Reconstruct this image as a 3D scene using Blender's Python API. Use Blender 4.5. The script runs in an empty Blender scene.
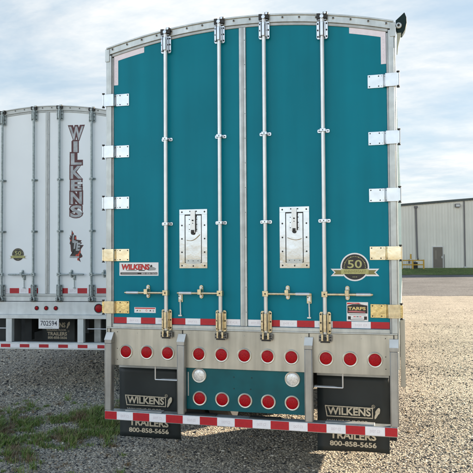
import bpy, math, random
import numpy as np
from mathutils import Vector, Matrix
random.seed(7); rng = np.random.default_rng(7)
scene = bpy.context.scene
R = math.radians

# ------------------------------------------------------------------ camera
CAM = Vector((1.3461, -5.4227, 1.9471)); YAW, PITCH, ROLL = 0.2546, 0.0321, 0.0062
fw = Vector((-math.sin(YAW)*math.cos(PITCH), math.cos(YAW)*math.cos(PITCH), math.sin(PITCH)))
rt = Vector((math.cos(YAW), math.sin(YAW), 0)); up = rt.cross(fw)
cx = rt*math.cos(ROLL) - up*math.sin(ROLL); cy = rt*math.sin(ROLL) + up*math.cos(ROLL)
cd = bpy.data.cameras.new('camera'); cam = bpy.data.objects.new('camera', cd)
scene.collection.objects.link(cam); scene.camera = cam
M3 = Matrix((cx, cy, -fw)).transposed()
cam.matrix_world = Matrix.Translation(CAM) @ M3.to_4x4()
cd.sensor_width = 36; cd.lens = 36*640/473; cd.clip_start = .05; cd.clip_end = 3000

# ------------------------------------------------------------------ light
SUN_AZ, SUN_EL = 48, 18
w = bpy.data.worlds.new('World'); scene.world = w; w.use_nodes = True
nt = w.node_tree; nt.nodes.clear(); N = nt.nodes.new; LK = nt.links.new
sky = N('ShaderNodeTexSky'); sky.sky_type = 'NISHITA'; sky.sun_disc = False
sky.sun_elevation = R(SUN_EL); sky.sun_rotation = R(SUN_AZ); sky.air_density = 1.0; sky.dust_density = 1.2
bg = N('ShaderNodeBackground'); bg.inputs['Strength'].default_value = .05
out = N('ShaderNodeOutputWorld'); LK(bg.outputs[0], out.inputs[0])
tc = N('ShaderNodeTexCoord'); sep = N('ShaderNodeSeparateXYZ'); LK(tc.outputs['Generated'], sep.inputs[0])
def wm(op, a, b=None, c=None):
    n = N('ShaderNodeMath'); n.operation = op
    for i, v in enumerate((a, b, c)):
        if v is None: continue
        if isinstance(v, (int, float)): n.inputs[i].default_value = v
        else: LK(v, n.inputs[i])
    return n.outputs[0]
zz = wm('ADD', wm('ABSOLUTE', sep.outputs['Z']), .12)
px = wm('DIVIDE', sep.outputs['X'], zz); py = wm('DIVIDE', sep.outputs['Y'], zz)
comb = N('ShaderNodeCombineXYZ'); LK(px, comb.inputs[0]); LK(py, comb.inputs[1])
mp = N('ShaderNodeMapping'); LK(comb.outputs[0], mp.inputs[0])
mp.inputs['Rotation'].default_value = (0, 0, R(28)); mp.inputs['Scale'].default_value = (.9, 1.35, 1)
mp.inputs['Location'].default_value = (3.1, 1.35, 0)
n1 = N('ShaderNodeTexNoise'); n1.inputs['Scale'].default_value = .95; n1.inputs['Detail'].default_value = 9
n1.inputs['Roughness'].default_value = .60; n1.inputs['Distortion'].default_value = .6
LK(mp.outputs[0], n1.inputs['Vector'])
cr = N('ShaderNodeValToRGB'); LK(n1.outputs['Fac'], cr.inputs[0])
cr.color_ramp.elements[0].position = .36; cr.color_ramp.elements[0].color = (.30, .30, .30, 1)
cr.color_ramp.elements[1].position = .60; cr.color_ramp.elements[1].color = (.97, .97, .97, 1)
n2 = N('ShaderNodeTexNoise'); n2.inputs['Scale'].default_value = 2.4; n2.inputs['Detail'].default_value = 8
n2.inputs['Roughness'].default_value = .66; LK(mp.outputs[0], n2.inputs['Vector'])
cc = N('ShaderNodeValToRGB'); LK(n2.outputs['Fac'], cc.inputs[0])
cc.color_ramp.elements[0].position = .38; cc.color_ramp.elements[0].color = (4.9, 5.6, 6.15, 1)
cc.color_ramp.elements[1].position = .62; cc.color_ramp.elements[1].color = (6.9, 6.95, 6.85, 1)
# pale clear air under the cloud veil
pale = N('ShaderNodeMix'); pale.data_type = 'RGBA'; pale.inputs['Factor'].default_value = .5
LK(sky.outputs[0], pale.inputs['A']); pale.inputs['B'].default_value = (3.2, 4.7, 6.0, 1)
# the veil thins overhead, where deeper blue shows
thin = N('ShaderNodeMapRange'); LK(sep.outputs['Z'], thin.inputs[0]); thin.interpolation_type = 'SMOOTHSTEP'
thin.inputs[1].default_value = .37; thin.inputs[2].default_value = .62; thin.inputs[3].default_value = 1; thin.inputs[4].default_value = .0
mk = wm('MULTIPLY', cr.outputs[0], thin.outputs[0])
pk = wm('MULTIPLY', thin.outputs[0], .55); LK(pk, pale.inputs['Factor'])
mx = N('ShaderNodeMix'); mx.data_type = 'RGBA'; LK(mk, mx.inputs['Factor'])
LK(pale.outputs['Result'], mx.inputs['A']); LK(cc.outputs[0], mx.inputs['B'])
dt = N('ShaderNodeVectorMath'); dt.operation = 'DOT_PRODUCT'; LK(tc.outputs['Generated'], dt.inputs[0])
dt.inputs[1].default_value = (-math.sin(R(SUN_AZ)), -math.cos(R(SUN_AZ)), 0)
fl = N('ShaderNodeMapRange'); fl.interpolation_type = 'SMOOTHSTEP'; LK(dt.outputs['Value'], fl.inputs[0])
fl.inputs[1].default_value = -.15; fl.inputs[2].default_value = .85; fl.inputs[3].default_value = 1; fl.inputs[4].default_value = 2.15
sc_ = N('ShaderNodeVectorMath'); sc_.operation = 'SCALE'; LK(mx.outputs['Result'], sc_.inputs[0]); LK(fl.outputs[0], sc_.inputs['Scale'])
LK(sc_.outputs[0], bg.inputs['Color'])

sl = bpy.data.lights.new('sun', 'SUN'); sl.energy = 5; sl.angle = R(.6); sl.color = (1, .85, .66)
so = bpy.data.objects.new('sun', sl); scene.collection.objects.link(so)
sd = Vector((math.sin(R(SUN_AZ))*math.cos(R(SUN_EL)), math.cos(R(SUN_AZ))*math.cos(R(SUN_EL)), math.sin(R(SUN_EL))))
so.rotation_euler = sd.to_track_quat('Z', 'Y').to_euler()
vs = scene.view_settings; vs.view_transform = 'Standard'; vs.look = 'None'; vs.exposure = 1.62; vs.gamma = 1; vs.use_curve_mapping = False

# ------------------------------------------------------------------ materials
def mat(name, col, rough=.5, metal=0, coat=0, noise=None, bump=None, spec=None, streak=None, coord='Object'):
    """noise=(scale, amount, detail)  bump=(scale, strength, distance)  streak=(sx,sy,sz,amount)"""
    m = bpy.data.materials.new(name); m.use_nodes = True; t = m.node_tree; b = t.nodes['Principled BSDF']
    b.inputs['Roughness'].default_value = rough; b.inputs['Metallic'].default_value = metal
    b.inputs['Coat Weight'].default_value = coat; b.inputs['Coat Roughness'].default_value = .08
    if spec is not None: b.inputs['Specular IOR Level'].default_value = spec
    b.inputs['Base Color'].default_value = (*col, 1)
    c = t.nodes.new('ShaderNodeTexCoord'); src = None
    def nz(scale, detail=6, sc=None):
        n = t.nodes.new('ShaderNodeTexNoise'); n.inputs['Scale'].default_value = scale; n.inputs['Detail'].default_value = detail
        if sc:
            q = t.nodes.new('ShaderNodeMapping'); q.inputs['Scale'].default_value = sc
            t.links.new(c.outputs[coord], q.inputs[0]); t.links.new(q.outputs[0], n.inputs['Vector'])
        else: t.links.new(c.outputs[coord], n.inputs['Vector'])
        return n.outputs['Fac']
    def mul(prev, fac, amt):
        mr = t.nodes.new('ShaderNodeMapRange'); t.links.new(fac, mr.inputs[0])
        mr.inputs[1].default_value = .3; mr.inputs[2].default_value = .7
        mr.inputs[3].default_value = 1-amt; mr.inputs[4].default_value = 1+amt
        x = t.nodes.new('ShaderNodeMix'); x.data_type = 'RGBA'; x.blend_type = 'MULTIPLY'; x.inputs['Factor'].default_value = 1
        if prev is None: x.inputs['A'].default_value = (*col, 1)
        else: t.links.new(prev, x.inputs['A'])
        t.links.new(mr.outputs[0], x.inputs['B']); return x.outputs['Result']
    if noise: src = mul(src, nz(noise[0], noise[2] if len(noise) > 2 else 6), noise[1])
    if streak: src = mul(src, nz(1, 5, streak[:3]), streak[3])
    if src: t.links.new(src, b.inputs['Base Color'])
    if noise or streak:
        mr = t.nodes.new('ShaderNodeMapRange'); t.links.new(nz((noise or (3,))[0]*.7+1), mr.inputs[0])
        mr.inputs[3].default_value = max(0.02, rough-.09); mr.inputs[4].default_value = min(1, rough+.12)
        t.links.new(mr.outputs[0], b.inputs['Roughness'])
    if bump:
        bp = t.nodes.new('ShaderNodeBump'); bp.inputs['Strength'].default_value = bump[1]; bp.inputs['Distance'].default_value = bump[2]
        t.links.new(nz(bump[0], 4, bump[3] if len(bump) > 3 else None), bp.inputs['Height']); t.links.new(bp.outputs[0], b.inputs['Normal'])
    return m
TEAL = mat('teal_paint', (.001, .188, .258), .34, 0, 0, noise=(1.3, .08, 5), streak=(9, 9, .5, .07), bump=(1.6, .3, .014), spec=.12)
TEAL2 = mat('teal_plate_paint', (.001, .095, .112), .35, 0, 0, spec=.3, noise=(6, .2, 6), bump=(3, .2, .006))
WHITE = mat('white_paint', (.83, .875, .90), .35, 0, .15, noise=(1.6, .03, 5), bump=(1.6, .2, .01))
WHITEM = mat('white_steel', (.68, .70, .69), .45, noise=(9, .08, 6), streak=(14, 14, 1, .06))
ALU = mat('weathered_aluminium', (.47, .50, .495), .38, .6, noise=(14, .12, 8), streak=(30, 30, 2, .08), bump=(90, .08, .002))
ALUD = mat('dull_aluminium', (.42, .44, .44), .5, .5, noise=(14, .14, 8))
STEEL = mat('brushed_steel', (.42, .42, .385), .34, .85, noise=(2.2, .20, 7), streak=(16, 16, 1.2, .16), bump=(1, .06, .004, (120, 120, 4)))
POST = mat('post_steel', (.36, .36, .345), .42, .75, noise=(8, .12, 6), streak=(30, 30, 2, .10))
POL = mat('polished_stainless', (.49, .505, .52), .12, 1, noise=(14, .08, 6), bump=(7, .2, .006))
POLR = mat('rough_stainless_gold_reflection', (.66, .54, .27), .26, 1, noise=(40, .25, 6), bump=(60, .4, .003))  # lowest hinges: gold reflection of the ground put into the base colour
POLW = mat('stainless_horizon_reflection', (.64, .58, .44), .12, 1, noise=(9, .2, 6), bump=(7, .2, .006))  # hinges at eye level: warm horizon reflection painted into the metal colour
GALV = mat('galvanized_rod', (.66, .67, .67), .30, .6, noise=(12, .06, 6), streak=(20, 20, 2, .06))
GALVD = mat('dull_galvanized', (.36, .41, .41), .5, .45, noise=(40, .25, 6))
ZINC = mat('yellow_zinc', (.62, .54, .37), .28, .9, noise=(30, .2, 5), bump=(30, .2, .002))
DARK = mat('dark_steel', (.03, .03, .03), .5, .3, noise=(20, .3, 5))
UNDER = mat('underframe_paint', (.018, .022, .024), .7, noise=(8, .3, 5))
RUBBER = mat('flap_rubber', (.013, .019, .020), .55, noise=(5, .25, 7), bump=(40, .1, .002))
TYRE = mat('tyre_rubber', (.02, .02, .02), .75, noise=(10, .3, 6))
FLAPINK = mat('flap_lettering', (.58, .50, .37), .7, noise=(60, .25, 4))
RED = mat('red_tape', (.46, .004, .014), .42, noise=(60, .08, 4), bump=(300, .06, .001))
WTAPE = mat('white_tape', (.84, .83, .86), .42, noise=(40, .05, 4), bump=(300, .06, .001))
PTAPE = mat('pinkish_tape', (.80, .74, .80), .5, noise=(30, .05, 4))
TAPEINK = mat('tape_print', (.62, .54, .58), .5)
TAPEINKR = mat('red_tape_print', (.40, .005, .015), .5)
LENS = mat('red_lens', (.37, .0, .006), .3, 0, .05, spec=.2, noise=(110, .35, 3), bump=(130, .8, .004))
LENSW = mat('clear_lens', (.72, .72, .70), .2, .3, .5, noise=(60, .25, 4), bump=(120, .6, .003))
RIM = mat('lamp_grommet', (.58, .56, .49), .35, .7, noise=(30, .1, 4))
RIMD = mat('black_grommet', (.03, .03, .03), .5)
STW = mat('sticker_white', (.80, .80, .80), .35)
STR = mat('sticker_red', (.62, .02, .02), .4)
STK = mat('sticker_black', (.018, .016, .017), .4)
STG = mat('sticker_gold', (.44, .43, .17), .4, noise=(30, .12, 4))
STGD = mat('sticker_dark_gold', (.22, .20, .06), .4)
STGR = mat('sticker_grey', (.32, .33, .32), .5)
GOLDT = mat('gold_lettering', (.80, .60, .22), .4)
MAROON = mat('maroon_outline', (.075, .004, .008), .4)
SILVER = mat('silver_lettering', (.36, .38, .40), .35, .1, noise=(11, .3, 2))
FLAME = mat('flame_red', (.65, .05, .02), .4, noise=(25, .4, 3))
CAMM = mat('worn_cam_steel', (.20, .20, .195), .4, .7, noise=(45, .5, 6))
TARP = mat('tarp_vinyl', (.004, .020, .021), .5, spec=.2, bump=(6, .3, .01))
ROPE = mat('tarp_strap', (.42, .44, .36), .8)
GROUND_ = None

# ------------------------------------------------------------------ mesh builder
class MB:
    def __init__(s): s.v, s.f, s.m, s.mats = [], [], [], []
    def mi(s, m):
        if m not in s.mats: s.mats.append(m)
        return s.mats.index(m)
    def add(s, vs, fs, m):
        o = len(s.v); k = s.mi(m); s.v += [tuple(p) for p in vs]
        for f in fs: s.f.append([i+o for i in f]); s.m.append(k)
        return s
    def box(s, x0, x1, y0, y1, z0, z1, m):
        v = [(x, y, z) for z in (z0, z1) for y in (y0, y1) for x in (x0, x1)]
        return s.add(v, [(0,2,3,1), (4,5,7,6), (0,1,5,4), (2,6,7,3), (0,4,6,2), (1,3,7,5)], m)
    def prism(s, poly, y0, y1, m):                       # polygon in XZ (counter-clockwise seen from -Y), extruded in Y
        n = len(poly); v = [(x, y0, z) for x, z in poly] + [(x, y1, z) for x, z in poly]
        f = [tuple(range(n)), tuple(range(2*n-1, n-1, -1))]
        f += [(i, i+n, (i+1) % n+n, (i+1) % n) for i in range(n)]
        return s.add(v, f, m)
    def prism_x(s, poly, x0, x1, m):                     # polygon in YZ extruded in X
        n = len(poly); v = [(x0, y, z) for y, z in poly] + [(x1, y, z) for y, z in poly]
        f = [tuple(range(n))[::-1], tuple(range(n, 2*n))] + [(i, (i+1) % n, (i+1) % n+n, i+n) for i in range(n)]
        return s.add(v, f, m)
    def cyl(s, a, b, r, m, n=12, r2=None, cap=True):
        a, b = Vector(a), Vector(b); r2 = r if r2 is None else r2
        d = (b-a).normalized(); q = d.orthogonal().normalized(); t = d.cross(q)
        v = [a+(q*math.cos(2*math.pi*i/n)+t*math.sin(2*math.pi*i/n))*r for i in range(n)] + \
            [b+(q*math.cos(2*math.pi*i/n)+t*math.sin(2*math.pi*i/n))*r2 for i in range(n)]
        f = [(i, (i+1) % n, (i+1) % n+n, i+n) for i in range(n)]
        if cap: f += [tuple(range(n))[::-1], tuple(range(n, 2*n))]
        return s.add(v, f, m)
    def tube(s, pts, r, m, n=8):
        for a, b in zip(pts, pts[1:]): s.cyl(a, b, r, m, n)
        return s
    def ring(s, c, r0, r1, y0, y1, m, n=28):             # flat ring facing -Y
        v, f = [], []
        for i in range(n):
            a = 2*math.pi*i/n
            for r, y in ((r1, y1), (r1, y0+.003), ((r0*.35+r1*.65), y0), (r0, y0+.002), (r0, y1)):
                v.append((c[0]+r*math.cos(a), y, c[2]+r*math.sin(a)))
        for i in range(n):
            j = (i+1) % n
            for k in range(4): f.append((i*5+k, j*5+k, j*5+k+1, i*5+k+1))
        return s.add(v, f, m)
    def dome(s, c, r, h, m, n=28, rings=5):              # shallow dome facing -Y
        v, f = [], []
        for k in range(rings):
            t = k/rings; rr = r*math.cos(t*math.pi/2); hh = h*math.sin(t*math.pi/2)
            for i in range(n):
                a = 2*math.pi*i/n; v.append((c[0]+rr*math.cos(a), c[1]-hh, c[2]+rr*math.sin(a)))
        v.append((c[0], c[1]-h, c[2]))
        for k in range(rings-1):
            for i in range(n): j = (i+1) % n; f.append((k*n+i, k*n+j, (k+1)*n+j, (k+1)*n+i))
        for i in range(n): f.append(((rings-1)*n+i, (rings-1)*n+(i+1) % n, len(v)-1))
        return s.add(v, f, m)
    def bolt(s, x, y, z, r, m, h=.005): return s.cyl((x, y+.001, z), (x, y-h, z), r, m, 6, r*.8)
    def disc(s, x, z, r, y0, y1, m, n=36):
        return s.prism([(x+r*math.cos(2*math.pi*i/n), z+r*math.sin(2*math.pi*i/n)) for i in range(n)], y0, y1, m)
    def text(s, txt, x0, x1, z0, z1, y, m, bold=.0, depth=.001, shear=0, taper=0):
        cu = bpy.data.curves.new('t', 'FONT'); cu.body = txt; cu.offset = bold; cu.extrude = .01; cu.shear = shear; cu.resolution_u = 3
        ob = bpy.data.objects.new('t', cu); me = bpy.data.meshes.new_from_object(ob)
        P = np.array([v.co[:] for v in me.vertices]); F = [tuple(p.vertices) for p in me.polygons]
        bpy.data.objects.remove(ob); bpy.data.curves.remove(cu); bpy.data.meshes.remove(me)
        lo, hi = P.min(0), P.max(0); q = (P-lo)/(hi-lo)
        X = x0+(x1-x0)*q[:, 0]; Z = z0+(z1-z0)*q[:, 1]
        if taper: X = (x0+x1)/2+(X-(x0+x1)/2)*(1-taper*(1-q[:, 1]))
        Y = y-depth*q[:, 2]
        return s.add(list(zip(X.tolist(), Y.tolist(), Z.tolist())), F, m)
    def build(s, name, parent=None, bevel=0, smooth=True, angle=35, loc=None):
        me = bpy.data.meshes.new(name); me.from_pydata(s.v, [], s.f)
        for m in s.mats: me.materials.append(m)
        me.polygons.foreach_set('material_index', s.m)
        me.update()
        if smooth:
            me.shade_smooth(); me.set_sharp_from_angle(angle=R(angle))
        o = bpy.data.objects.new(name, me); scene.collection.objects.link(o)
        if parent: o.parent = parent
        if loc: o.location = loc
        if bevel:
            b = o.modifiers.new('bevel', 'BEVEL'); b.width = bevel; b.segments = 2; b.limit_method = 'ANGLE'; b.angle_limit = R(50)
        return o
def tag(o, label, cat, group=None):
    o['label'] = label; o['category'] = cat
    if group: o['group'] = group
    return o
def empty(name, loc, rz=0):
    o = bpy.data.objects.new(name, None); scene.collection.objects.link(o); o.location = loc; o.rotation_euler = (0, 0, rz); return o
def lerp(a, b, t): return a+(b-a)*t

# ------------------------------------------------------------------ ground (rotated grid: D along the view over the yard, S across it)
FH = Vector((-math.sin(YAW), math.cos(YAW), 0)); RH = Vector((math.cos(YAW), math.sin(YAW), 0))
GB = [(-900, 0), (31, 0), (45, .07), (58, .21), (60, .34), (62.4, .60), (64, .70), (900, .70)]
def gz(D):
    for (a, za), (b, zb) in zip(GB, GB[1:]):
        if D <= b: return lerp(za, zb, max(0, (D-a)/(b-a)))
    return .7
def dp(D, S, z): p = Vector((CAM.x, CAM.y, 0))+FH*D+RH*S; return (p.x, p.y, z)
def sheet(name, Ds, Ss, lift, m, kind, edge=0):
    v, f = [], []; n = len(Ss)
    for i, D in enumerate(Ds):
        for S in Ss:
            d = D
            if edge and i in (0,): d = D + edge*(math.sin(S*.9)+.6*math.sin(S*2.3+1)+.4*math.sin(S*5.1))
            v.append(dp(d, S, gz(d)+lift))
    for i in range(len(Ds)-1):
        for j in range(n-1): f.append((i*n+j, i*n+j+1, (i+1)*n+j+1, (i+1)*n+j))
    b = MB(); b.add(v, f, m); o = b.build(name, smooth=False); o['kind'] = kind; return o

def gravel_material(name, tones, scale, bumpd, big=(.12, .24)):
    m = bpy.data.materials.new(name); m.use_nodes = True; t = m.node_tree; b = t.nodes['Principled BSDF']
    b.inputs['Roughness'].default_value = .9; b.inputs['Specular IOR Level'].default_value = .25
    c = t.nodes.new('ShaderNodeTexCoord')
    ds = t.nodes.new('ShaderNodeTexNoise'); ds.inputs['Scale'].default_value = 25; t.links.new(c.outputs['Object'], ds.inputs['Vector'])
    vm = t.nodes.new('ShaderNodeVectorMath'); vm.operation = 'MULTIPLY_ADD'; t.links.new(ds.outputs['Color'], vm.inputs[0]); vm.inputs[1].default_value = (.02,)*3
    t.links.new(c.outputs['Object'], vm.inputs[2])
    vo = t.nodes.new('ShaderNodeTexVoronoi'); vo.inputs['Scale'].default_value = scale; t.links.new(vm.outputs[0], vo.inputs['Vector'])
    sp = t.nodes.new('ShaderNodeSeparateColor'); t.links.new(vo.outputs['Color'], sp.inputs[0])
    rp = t.nodes.new('ShaderNodeValToRGB'); t.links.new(sp.outputs[0], rp.inputs[0]); rp.color_ramp.interpolation = 'CONSTANT'
    el = rp.color_ramp.elements
    while len(el) < len(tones): el.new(.5)
    for i, tn in enumerate(tones): el[i].position = tn[0]; el[i].color = (*tn[1], 1)
    ln = t.nodes.new('ShaderNodeTexNoise'); ln.inputs['Scale'].default_value = big[0]*6; ln.inputs['Detail'].default_value = 10; ln.inputs['Roughness'].default_value = .7
    t.links.new(c.outputs['Object'], ln.inputs['Vector'])
    mr = t.nodes.new('ShaderNodeMapRange'); t.links.new(ln.outputs['Fac'], mr.inputs[0]); mr.inputs[1].default_value = .3; mr.inputs[2].default_value = .7
    mr.inputs[3].default_value = 1-big[1]; mr.inputs[4].default_value = 1+big[1]
    x = t.nodes.new('ShaderNodeMix'); x.data_type = 'RGBA'; x.blend_type = 'MULTIPLY'; x.inputs['Factor'].default_value = 1
    t.links.new(rp.outputs[0], x.inputs['A']); t.links.new(mr.outputs[0], x.inputs['B']); t.links.new(x.outputs['Result'], b.inputs['Base Color'])
    bp = t.nodes.new('ShaderNodeBump'); bp.invert = True; bp.inputs['Strength'].default_value = 1; bp.inputs['Distance'].default_value = bumpd
    t.links.new(vo.outputs['Distance'], bp.inputs['Height']); t.links.new(bp.outputs[0], b.inputs['Normal'])
    return m
TONES = [(0, (.20, .18, .155)), (.12, (.32, .285, .23)), (.34, (.44, .385, .30)), (.58, (.53, .465, .365)), (.80, (.64, .57, .46)), (.95, (.22, .20, .17))]
GRAV = gravel_material('gravel_ground', TONES, 42, .016)
ASPH = gravel_material('worn_asphalt', [(0, (.10, .10, .10)), (.4, (.14, .138, .135)), (.7, (.19, .185, .18)), (.9, (.26, .25, .24))], 30, .006, (.05, .4))
Ds = sorted(set([-900, -300, -100, -40, -20] + list(range(-10, 70, 2)) + [31, 45, 62.4, 80, 120, 200, 400, 900]))
Ss = [-900, -300, -100, -50] + list(range(-30, 61, 5)) + [100, 300, 900]
sheet('ground', Ds, Ss, 0, GRAV, 'structure')
sheet('road', [31, 33, 38, 45, 52, 58], [-300, -60] + [x*.7 for x in range(-40, 90)] + [80, 120, 300], .006, ASPH, 'structure', edge=.35)
# added for gold reflections in the hinges: straw-coloured field behind the photographer's position
ADDED_FIELD = gravel_material('added_dry_field', [(0, (.50, .38, .16)), (.4, (.60, .46, .20)), (.7, (.44, .36, .15)), (.9, (.38, .36, .16))], 6, .03, (.01, .2))
sheet('added_field', [-700, -300, -100, -40, -14], [-700, -200, -60, -20, 20, 60, 200, 700], .008, ADDED_FIELD, 'structure')

# ------------------------------------------------------------------ loose gravel stones
def stones(N_, boxes):
    t = (1+5**.5)/2
    iv = np.array([(-1,t,0),(1,t,0),(-1,-t,0),(1,-t,0),(0,-1,t),(0,1,t),(0,-1,-t),(0,1,-t),(t,0,-1),(t,0,1),(-t,0,-1),(-t,0,1)], float)
    iv /= np.linalg.norm(iv[0])
    fi = np.array([(0,11,5),(0,5,1),(0,1,7),(0,7,10),(0,10,11),(1,5,9),(5,11,4),(11,10,2),(10,7,6),(7,1,8),(3,9,4),(3,4,2),(3,2,6),(3,6,8),(3,8,9),(4,9,5),(2,4,11),(6,2,10),(8,6,7),(9,8,1)])
    P = []
    for (x0, x1, y0, y1, n, s0, s1) in boxes:
        q = np.empty((n, 3)); q[:, 0] = rng.uniform(x0, x1, n); q[:, 1] = rng.uniform(y0, y1, n)
        q[:, 2] = s0*np.exp(rng.normal(0, .42, n)); q[:, 2] = np.clip(q[:, 2], s0*.45, s1); P.append(q)
    P = np.vstack(P); n = len(P)
    V = np.repeat(iv[None], n, 0)*(1+rng.uniform(-.28, .28, (n, 12, 1)))
    sc = rng.uniform(.6, 1.25, (n, 1, 3)); sc[:, :, 2] *= .55; V = V*sc
    a = rng.uniform(0, 6.283, n); ca, sa = np.cos(a)[:, None], np.sin(a)[:, None]
    X = V[..., 0]*ca-V[..., 1]*sa; Y = V[..., 0]*sa+V[..., 1]*ca
    s = P[:, 2:3]
    W = np.stack([X*s+P[:, 0:1], Y*s+P[:, 1:2], V[..., 2]*s+s*rng.uniform(-.25, .25, (n, 1))], -1).reshape(-1, 3)
    F = (fi[None]+(np.arange(n)*12)[:, None, None]).reshape(-1, 3)
    me = bpy.data.meshes.new('gravel'); me.vertices.add(len(W)); me.vertices.foreach_set('co', W.ravel())
    me.loops.add(F.size); me.loops.foreach_set('vertex_index', F.ravel().astype(np.int32))
    me.polygons.add(len(F)); me.polygons.foreach_set('loop_start', np.arange(0, F.size, 3, dtype=np.int32))
    me.polygons.foreach_set('loop_total', np.full(len(F), 3, np.int32)); me.update(calc_edges=True); me.validate()
    m = bpy.data.materials.new('gravel_stone'); m.use_nodes = True; tt = m.node_tree; b = tt.nodes['Principled BSDF']
    b.inputs['Roughness'].default_value = .85; b.inputs['Specular IOR Level'].default_value = .3
    g = tt.nodes.new('ShaderNodeNewGeometry'); rp = tt.nodes.new('ShaderNodeValToRGB'); tt.links.new(g.outputs['Random Per Island'], rp.inputs[0])
    rp.color_ramp.interpolation = 'CONSTANT'; el = rp.color_ramp.elements
    TS = [(0, (.045, .045, .048)), (.20, (.13, .125, .12)), (.34, (.26, .235, .20)), (.48, (.40, .35, .275)), (.62, (.52, .455, .355)), (.86, (.72, .66, .56)), (.93, (.38, .28, .18))]
    while len(el) < len(TS): el.new(.5)
    for i, tn in enumerate(TS): el[i].position = tn[0]; el[i].color = (*tn[1], 1)
    tt.links.new(rp.outputs[0], b.inputs['Base Color']); me.materials.append(m)
    o = bpy.data.objects.new('gravel', me); scene.collection.objects.link(o); o['kind'] = 'stuff'
stones(0, [(-4.6, 2.6, -.8, 3.0, 70000, .0062, .020), (-5, 4.0, 3.0, 6.5, 22000, .008, .022), (1.2, 6, 5.5, 10, 12000, .008, .022), (1.5, 7.5, 9, 14, 7000, .008, .022), (1.5, 9, 12, 20, 4000, .008, .022),
           (1.2, 3.8, .3, 4.0, 12000, .0070, .022), (-9.5, -2.6, 2.6, 8, 18000, .011, .026)])

# ------------------------------------------------------------------ steel building
WALLM = mat('ribbed_wall_steel', (.76, .73, .64), .5, .0, noise=(.4, .05, 5), streak=(3, 3, .15, .05))
BASEM = mat('wall_base_dirt', (.40, .37, .32), .7, noise=(2, .15, 5))
TRIM = mat('roof_trim', (.07, .085, .08), .5)
SEAM = mat('wall_seam', (.16, .15, .15), .6)
DOORM = mat('door_brown', (.17, .145, .115), .5, noise=(3, .06))
FRAMEM = mat('door_frame_white', (.62, .62, .60), .5)
B = empty('steel_building', dp(65, 15.7, .70), YAW)
tag(B, 'long pale ribbed steel building with a dark roof edge beyond the road', 'building')
Wd, H0, SL, DEP = 40.0, 6.27, .0765, 34.0
def hz(x): return H0+SL*min(x, Wd-x)
b = MB(); v, f = [], []; x = 0; pitch = .305; prof = []
while x < Wd-.01:
    for dx, y in ((0, 0), (.205, 0), (.235, -.035), (.275, -.035)): prof.append((min(x+dx, Wd), y))
    x += pitch
prof.append((Wd, 0))
for (x, y) in prof: v += [(x, y, 0), (x, y, hz(x))]
f = [(2*i, 2*i+2, 2*i+3, 2*i+1) for i in range(len(prof)-1)]
b.add(v, f, WALLM)
b.add([(0, 0, 0), (0, DEP, 0), (0, DEP, H0), (0, 0, H0), (Wd, 0, 0), (Wd, DEP, 0), (Wd, DEP, H0), (Wd, 0, H0)], [(0, 3, 2, 1), (4, 5, 6, 7), (1, 2, 6, 5)], WALLM)
b.build('wall', B, smooth=False)
b = MB(); b.add([(-.15, -.12, H0+.03), (Wd/2, -.12, hz(Wd/2)+.05), (Wd+.15, -.12, H0+.03), (-.15, DEP, H0+.03), (Wd/2, DEP, hz(Wd/2)+.05), (Wd+.15, DEP, H0+.03)], [(0, 1, 4, 3), (1, 2, 5, 4)], WALLM)
for k in range(int(Wd/2/.8)):
    x0 = k*.8
    for s in (0, 1):
        xa = x0 if not s else Wd-x0-.8
        za, zb = hz(xa+.001), hz(xa+.799)
        b.add([(xa, -.16, za-.02), (xa+.77, -.16, zb-.02), (xa+.77, -.16, zb+.20), (xa, -.16, za+.20), (xa, -.04, za-.02), (xa+.77, -.04, zb-.02), (xa+.77, -.04, zb+.20), (xa, -.04, za+.20)],
              [(0, 1, 2, 3), (4, 7, 6, 5), (0, 4, 5, 1), (3, 2, 6, 7), (0, 3, 7, 4), (1, 5, 6, 2)], TRIM)
b.build('roof', B, smooth=False)
MB().box(4.15, 5.25, -.09, .02, 0, 2.2, FRAMEM).build('door_frame', B)
dr = MB().box(4.22, 5.18, -.12, -.095, .04, 2.13, DOORM).box(4.4, 4.58, -.125, -.115, .9, 1.8, mat('door_glass_brown', (.22, .19, .15), .3)).build('door', B)
MB().box(5.06, 5.13, -.19, -.12, 1.0, 1.22, FRAMEM).build('handle', dr)
MB().box(5.33, 5.37, -.08, -.04, 0, 1.4, SEAM).build('conduit', B)
b = MB()
b.tube([(2.52, -.12, hz(2.5)-.25), (2.60, -.12, 1.6), (2.62, -.12, 1.1), (2.62, -.3, .9)], .085, SEAM, 10); b.box(2.36, 2.70, -.25, -.03, hz(2.5)-.35, hz(2.5)-.15, SEAM)
b.build('downpipe', B)
for sx in (7.45, 15.3, 23.2):
    MB().tube([(sx, -.07, hz(sx)-.05), (sx, -.07, .15)], .06, SEAM, 8).box(sx-.12, sx+.12, -.25, -.05, .0, .15, FRAMEM).build('downspout', B)
for sx in (6.75, 22.):
    MB().box(sx-.24, sx+.24, -.30, -.05, hz(sx)-.62, hz(sx)-.28, SEAM).box(sx-.19, sx+.19, -.315, -.29, hz(sx)-.57, hz(sx)-.35, FRAMEM).build('wall_light', B)
# grass in front of it
GR = gravel_material('lawn', [(0, (.08, .13, .03)), (.35, (.11, .17, .04)), (.7, (.15, .19, .055)), (.92, (.22, .21, .09))], 9, .05, (.05, .35))
o = sheet('lawn', [58, 59, 60, 62.4, 64, 66], [-300, -60] + [x*.7 for x in range(-40, 90)] + [80, 120, 300], .02, GR, 'stuff', edge=.25)
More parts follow.
